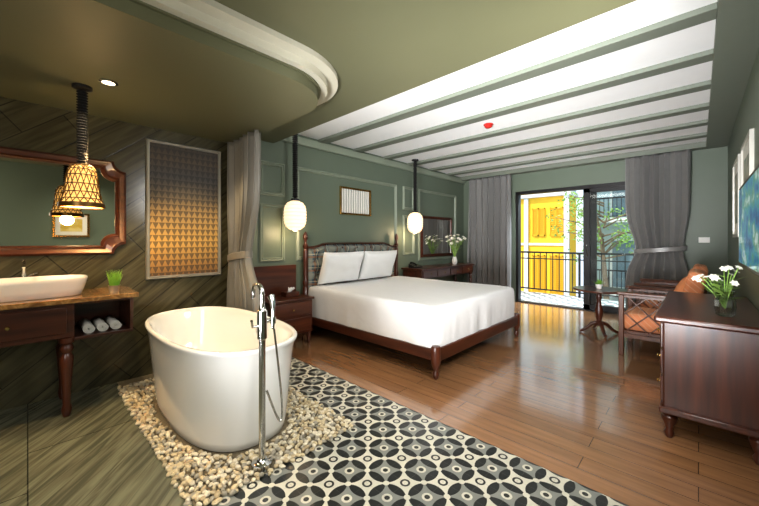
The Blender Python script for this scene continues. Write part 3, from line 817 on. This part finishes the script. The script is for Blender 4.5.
o = bx(-.0, .12, YW-.010, YW, 1.21, 1.29).build('light_switch', M['whitepl'], bevel=.003); tag(o, 'white double light switch plate on the green wall right of the curtain', 'switch')
t = thing('smoke_detector', 'round red alarm sensor on the striped ceiling', 'alarm', (-1.84, 3.84, ZC))
MB().lathe([(.055, 0), (.055, -.012), (.05, -.014)], -1.84, 3.84, ZC).build('base', M['red'], t)
MB().lathe([(.04, -.014), (.045, -.03), (.03, -.045), (.01, -.048)], -1.84, 3.84, ZC).build('dome', M['red'], t)

# desk with mirror, flowers
DY0 = 4.56
t = thing('writing_desk', 'dark wooden desk with drawers along the wall beyond the bed', 'desk', (-3.58, 5.48, 0))
bx(-3.82, -3.36, DY0, 6.40, .73, .76).build('top', M['mahog'], t, bevel=.008)
bx(-3.80, -3.39, DY0+.04, 6.36, .58, .73).build('apron', M['mahog'], t, bevel=.004)
for k in range(4):
    y0 = DY0+.07+k*.435
    dr = bx(-3.392, -3.376, y0, y0+.41, .60, .715).build('drawer', M['mirrorwood'], t, bevel=.005)
    kb = MB().lathe([(.005, 0), (.005, .012), (.013, .018), (.010, .026)], 0, 0, 0, 14); xform(kb, Matrix.Translation((-3.376, y0+.205, .658)) @ Matrix.Rotation(PI/2, 4, 'Y')); kb.build('knob', M['brass'], dr)
for x in (-3.77, -3.42):
    for y in (DY0+.08, 6.32): MB().lathe(turned(.58, .033), x, y).build('leg', M['mahogz'], t)
t = thing('desk_mirror', 'dark framed rectangular mirror on the wall above the desk', 'mirror', (XL, 5.72, .9))
ring(5.18, 6.28, .92, 1.72, XL+.0, .06, .03, M['mahog'], 'frame'); adopt(t)
bx(XL, XL+.008, 5.22, 6.24, .96, 1.68).build('glass', M['mirror'], t, smooth=False)

def flowers(t, x, y, z, nst, h, spread, npet, pm, seed, lean=(0, 0), R0=.03):
    rnd = random.Random(seed); st = MB(); fl = MB(); lv = MB()
    for k in range(nst):
        a = k/nst*2*PI+rnd.uniform(-.4, .4); l = spread*rnd.uniform(.35, 1); hh = h*rnd.uniform(.6, 1)
        p0 = Vector((x, y, z)); p1 = Vector((x+math.cos(a)*l*.4+lean[0]*.4, y+math.sin(a)*l*.4+lean[1]*.4, z+hh*.65)); p2 = Vector((x+math.cos(a)*l+lean[0], y+math.sin(a)*l+lean[1], z+hh))
        pts = [p0.lerp(p1, q).lerp(p1.lerp(p2, q), q) for q in (0, .25, .5, .75, 1)]
        st.tube(pts, .003, 5)
        n = (p2-p1).normalized(); n = (n+Vector((.3, -.6, .3))).normalized(); u = n.orthogonal().normalized(); v = n.cross(u)
        R = R0*rnd.uniform(.8, 1.2)
        for q in range(npet):
            b = q/npet*2*PI; d1 = u*math.cos(b)+v*math.sin(b); s1 = n.cross(d1)
            fl.tri(p2, p2+d1*R*.5+s1*R*.38+n*R*.15, p2+d1*R+n*R*.05, p2+d1*R*.5-s1*R*.38+n*R*.15)
        for q in range(3):
            c = pts[1].lerp(pts[3], rnd.random()); b = rnd.random()*6.28; dd = Vector((math.cos(b), math.sin(b), rnd.uniform(-.1, .6))).normalized(); s1 = dd.cross(Vector((0, 0, 1))).normalized(); L = rnd.uniform(.05, .10)
            lv.tri(c, c+dd*L*.5+s1*L*.2, c+dd*L, c+dd*L*.5-s1*L*.2)
    st.build('stems', M['leaf'], t); fl.build('blossoms', pm, t, merge=False, smooth=False); lv.build('leaves', M['leaf'], t, merge=False, smooth=False)
t = thing('orchid_vase', 'white orchids in a pale vase on the desk by the mirror', 'flowers', (-3.57, 5.95, .76))
MB().lathe([(.035, 0), (.05, .03), (.055, .08), (.035, .13), (.04, .15), (.03, .145), (.02, .12)], -3.57, 5.95, .76).build('vase', M['whitepl'], t)
flowers(t, -3.57, 5.95, .88, 18, .5, .22, 5, M['petal'], 3, R0=.04)

# ---------------------------------------------------------------- right side
t = thing('dresser', 'large dark mahogany dresser with turned feet against the right wall', 'dresser', (.03, 3.44, 0))
bx(-.165, .288, 2.78, 4.10, .19, .735).build('body', M['mahogz'], t, bevel=.01)
bx(-.205, .294, 2.72, 4.14, .735, .775).build('top', M['mahog'], t, bevel=.012)
bx(-.182, .290, 2.755, 4.12, .16, .20).build('plinth', M['mahog'], t, bevel=.008)
for i in range(2):
    for j in range(3):
        y0 = 2.82+i*.63; z0 = .215+j*.172
        dr = bx(-.18, -.163, y0, y0+.60, z0, z0+.157).build('drawer', M['mahog'], t, bevel=.005)
        for q in (.15, .45):
            kb = MB().lathe([(.005, 0), (.005, .012), (.013, .018), (.010, .026)], 0, 0, 0, 14); xform(kb, Matrix.Translation((-.18, y0+q, z0+.08)) @ Matrix.Rotation(-PI/2, 4, 'Y')); kb.build('knob', M['brass'], dr)
for x in (-.135, .245):
    for y in (2.81, 4.05): MB().lathe([(.016, 0), (.022, .012), (.026, .035), (.018, .055), (.026, .08), (.040, .115), (.042, .135), (.030, .15), (.036, .165)], x, y).build('leg', M['mahogz'], t)
VX, VY = .12, 3.0
t = thing('flower_vase', 'cut glass vase of white flowers on the dresser', 'flowers', (VX, VY, .775))
gv = MB()
lp = []
for r, z in ((.028, 0), (.042, .01), (.05, .06), (.048, .10), (.038, .13), (.048, .155), (.043, .153), (.033, .128), (.042, .10), (.043, .06), (.035, .018), (.005, .016)):
    lp.append([(VX+r*(1+.05*(i % 2))*math.cos(2*PI*i/20), VY+r*(1+.05*(i % 2))*math.sin(2*PI*i/20), .776+z) for i in range(20)])
gv.loft(lp).build('vase', M['vaseglass'], t, smooth=False)
flowers(t, VX, VY, .82, 14, .27, .115, 6, M['petal'], 11, (-.025, -.01), R0=.022)

t = thing('television', 'flat black television on the right wall above the dresser', 'television', (.22, 2.85, 1.07))
bx(.210, .245, 2.2, 3.5, 1.07, 1.62).build('housing', M['black'], t, bevel=.006)
bx(.207, .211, 2.225, 3.475, 1.095, 1.595).build('screen', M['screen'], t, smooth=False)
bx(.245, XR-.001, 2.7, 3.0, 1.2, 1.5).build('wall_bracket', M['black'], t)
def frame(y0, y1, z0, z1, label, pm, fm, group=None):
    t = thing('framed_picture', label, 'picture', (XR, (y0+y1)/2, z0), group)
    def rc(x, i): return [(x, y0+i, z0+i), (x, y1-i, z0+i), (x, y1-i, z1-i), (x, y0+i, z1-i)]
    MB().loft([rc(XR, 0), rc(XR-.025, 0), rc(XR-.025, .03), rc(XR-.008, .03)], False, False).build('frame', fm, t, smooth=False)
    bx(XR-.012, XR-.001, y0+.02, y1-.02, z0+.02, z1-.02).build('mat_board', M['whitepl'], t, smooth=False)
    i = (y1-y0)*.2
    bx(XR-.014, XR-.012, y0+i, y1-i, z0+i, z1-i).build('print', pm, t, smooth=False)
frame(3.72, 4.44, 1.28, 2.08, 'white matted picture on the right wall nearest the television', M['print1'], M['silver'], 'pictures on the right wall')
frame(4.72, 5.44, 1.28, 2.08, 'white matted picture on the right wall nearest the window curtain', M['print1'], M['silver'], 'pictures on the right wall')
frame(.28, .74, 1.30, 1.70, 'yellow landscape picture seen reflected in the washstand mirror', M['print2'], M['brass'])

RX, RY = -.97, 5.3
t = thing('round_side_table', 'round dark wooden pedestal table between the balcony door and armchair', 'table', (RX, RY, 0))
MB().lathe([(.28, .565), (.30, .57), (.305, .58), (.30, .595), (.2, .597), (.05, .597)], RX, RY, 0, 40).build('tabletop', M['mahog'], t)
MB().lathe([(.05, .10), (.055, .14), (.03, .17), (.04, .22), (.05, .30), (.03, .38), (.024, .44), (.036, .48), (.028, .52), (.10, .56), (.10, .566)], RX, RY, 0, 20).build('pedestal', M['mahogz'], t)
for k in range(4):
    a = k*PI/2+.5; q = lambda r, z: (RX+r*math.cos(a), RY+r*math.sin(a), z)
    MB().tube([q(.03, .14), q(.09, .12), q(.15, .06), q(.20, .025), q(.23, .02)], [.026, .024, .02, .018, .02], 10).build('leg', M['mahogz'], t)
t = thing('small_potted_plant', 'small white pot with green sprigs on the round table', 'plant', (RX, RY, .597))
MB().lathe([(.03, 0), (.04, .05), (.043, .06), (.036, .055), (.01, .05)], RX, RY, .597).build('pot', M['whitepl'], t)
lv = MB()
for k in range(70):
    a = random.random()*6.28; b_ = random.uniform(.2, 1.5); L = random.uniform(.04, .10)
    c = Vector((RX, RY, .645)); dd = Vector((math.cos(a)*math.cos(b_), math.sin(a)*math.cos(b_), math.sin(b_))); s1 = dd.cross(Vector((0, 0, 1))).normalized()
    lv.tri(c, c+dd*L*.7+s1*.008, c+dd*L, c+dd*L*.7-s1*.008)
lv.build('leaves', M['grass'], t, merge=False, smooth=False)

# armchairs (built facing -X, local origin at base centre)
def armchair(loc, label):
    t = thing('armchair', label, 'armchair', (0, 0, 0), 'lattice armchairs by the right wall')
    for y in (-.33, .33):
        for x, h in ((-.33, .655), (.30, .655)):
            bx(x-.024, x+.024, y-.024, y+.024, .0, h).build('leg', M['lightwood'], t, bevel=.006)
        ar = MB(); ar.box(-.37, .33, y-.04, y+.04, .655, .69); ar.build('armrest', M['lightwood'], t, bevel=.01)
        la = MB(); la.box(-.31, .28, y-.018, y+.018, .20, .24); la.box(-.31, .28, y-.012, y+.012, .63, .655)
        X0, X1, Z0, Z1 = -.306, .276, .24, .63
        for sg in (1, -1):
            c = -1.2
            while c < 1.4:
                xs = sorted(((Z0-c)/sg, (Z1-c)/sg)); xa = max(X0, xs[0]); xb = min(X1, xs[1])
                if xb-xa > .03: la.tube([(xa, y, sg*xa+c), (xb, y, sg*xb+c)], .0065, 6)
                c += .195
        la.build('lattice', M['lightwood'], t, smooth=False)
    sf = MB(); sf.box(-.32, .29, -.31, .31, .22, .27); sf.build('seat_frame', M['lightwood'], t, bevel=.005)
    MB().loft([[(p.x-.02, p.y, z) for p in rrect(.32-i, .30-i, .06, 48)] for z, i in ((.272, .03), (.285, .006), (.36, 0), (.42, .004), (.445, .03), (.452, .1), (.456, .2))]).build('seat_cushion', M['stripe'], t, angle=70)
    bk = MB().loft([[(p.x, p.y, z) for p in rrect(.07-i, .30-i*.6, .03, 48)] for z, i in ((.0, .02), (.02, .004), (.2, -.008), (.44, .002), (.47, .015), (.48, .035))])
    xform(bk, Matrix.Translation((.19, 0, .457)) @ Matrix.Rotation(.18, 4, 'Y')); bk.build('back_cushion', M['stripe'], t, angle=70)
    t.location = loc; t['label'] = label
    return t
a1 = armchair((-.28, 4.80, 0), 'wooden lattice armchair with orange cushions just beyond the dresser')
dup(a1, 'wooden lattice armchair with orange cushions nearest the window curtain', (-.25, 5.86, 0))
b = cushion(.20, .22, .08, 14, 3, .1, 2)
xform(b, Matrix.Translation((-.11, 4.80, .69)) @ Matrix.Rotation(math.radians(-68), 4, 'Y'))
o = b.build('throw_cushion', M['orange'], angle=80); tag(o, 'orange square cushion leaning in the armchair beyond the dresser', 'cushion')

# ---------------------------------------------------------------- lights
def area(name, loc, target, sx, sy, e, col, spread=180):
    l = bpy.data.lights.new(name, 'AREA'); l.shape = 'RECTANGLE'; l.size = sx; l.size_y = sy; l.energy = e; l.color = col
    l.spread = math.radians(spread)
    o = bpy.data.objects.new(name, l); C.objects.link(o); o.location = loc
    o.rotation_euler = (Vector(target)-Vector(loc)).to_track_quat('-Z', 'Y').to_euler(); return o
def point(name, loc, e, col, r=.04):
    l = bpy.data.lights.new(name, 'POINT'); l.energy = e; l.color = col; l.shadow_soft_size = r
    o = bpy.data.objects.new(name, l); C.objects.link(o); o.location = loc
def spot(name, loc, e, col, ang=110):
    l = bpy.data.lights.new(name, 'SPOT'); l.energy = e; l.color = col; l.spot_size = math.radians(ang); l.spot_blend = .6; l.shadow_soft_size = .04
    o = bpy.data.objects.new(name, l); C.objects.link(o); o.location = loc
area('fill_behind', (-.5, -1.15, 1.6), (-1.4, 3.5, .9), 1.2, 1.2, 30, (1, .97, .93))
area('fill_side', (.285, 2.05, 2.05), (-3.0, 4.0, .8), 1.3, .6, 56, (1, .98, .95), 130)
area('fill_up', (-.5, -1.1, .5), (-1.6, 4.9, 2.66), 1.2, .5, 56, (.98, .98, 1), 56)  # added lamp low behind the camera, brightens the ceiling panels
area('fill_ceiling', (-.45, .75, 2.44), (-.45, .95, 0), .8, .8, 24, (1, .96, .90), 120)
area('fill_soffit', (-1.9, 2.15, 2.55), (-1.9, 5, 2.60), 3.4, .08, 5, (1, .97, .93))  # added strip lamp hidden behind the soffit edge, grazes the ceiling panels
area('fill_sky', (-1.5, 7.22, 2.76), (-1.55, 6.0, .4), 2.4, .42, 520, (.82, .91, 1))  # added area lamp above the balcony, boosts daylight through the door
spot('down_1', (-2.84, .37, 2.28), 66, (1, .77, .46))
spot('fill_bath_rear', (-2.9, -.6, 2.28), 58, (1, .77, .46))  # added out-of-view spot without a fixture, warms the bath zone
spot('fill_bath_wall', (-3.25, 1.12, 2.28), 34, (1, .77, .46), 90)  # added spot without a fixture, warms the bath wall and curtain
point('lantern_a', (-3.58, 2.26, 1.55), 12, (1, .72, .42), .08)
point('basket', (PX, PY, 1.44), 9, (1, .62, .26), .05)
point('basket_top', (PX, PY+.06, 1.80), 3.5, (1, .66, .30), .02)
point('lantern_b', (-3.58, 4.66, 1.55), 12, (1, .72, .42), .08)
point('lantern_b_below', (-3.58, 4.66, 1.33), 7, (1, .72, .42), .03)
point('lantern_a_below', (-3.58, 2.26, 1.33), 6, (1, .72, .42), .03)
sl_ = bpy.data.lights.new('sun', 'SUN'); sl_.energy = 3.6; sl_.angle = .03; sl_.color = (1, .95, .86)
so = bpy.data.objects.new('sun', sl_); C.objects.link(so); so.rotation_euler = Vector((.45, .65, -.85)).to_track_quat('-Z', 'Y').to_euler()
W = bpy.data.worlds.new('World'); SC.world = W; W.use_nodes = True
bg = W.node_tree.nodes['Background']; bg.inputs[0].default_value = (.74, .87, 1, 1); bg.inputs[1].default_value = 1.35

cam = bpy.data.cameras.new('camera'); co = bpy.data.objects.new('camera', cam); C.objects.link(co)
cam.sensor_width = 36; cam.lens = 335/759*36; cam.shift_y = -13/759; cam.clip_start = .02
co.location = (0, 0, 1.25); co.rotation_euler = (PI/2, 0, math.radians(43.6))
SC.camera = co
SC.view_settings.view_transform = 'Standard'
SC.view_settings.exposure = 0.37
SC.view_settings.gamma = 0.92
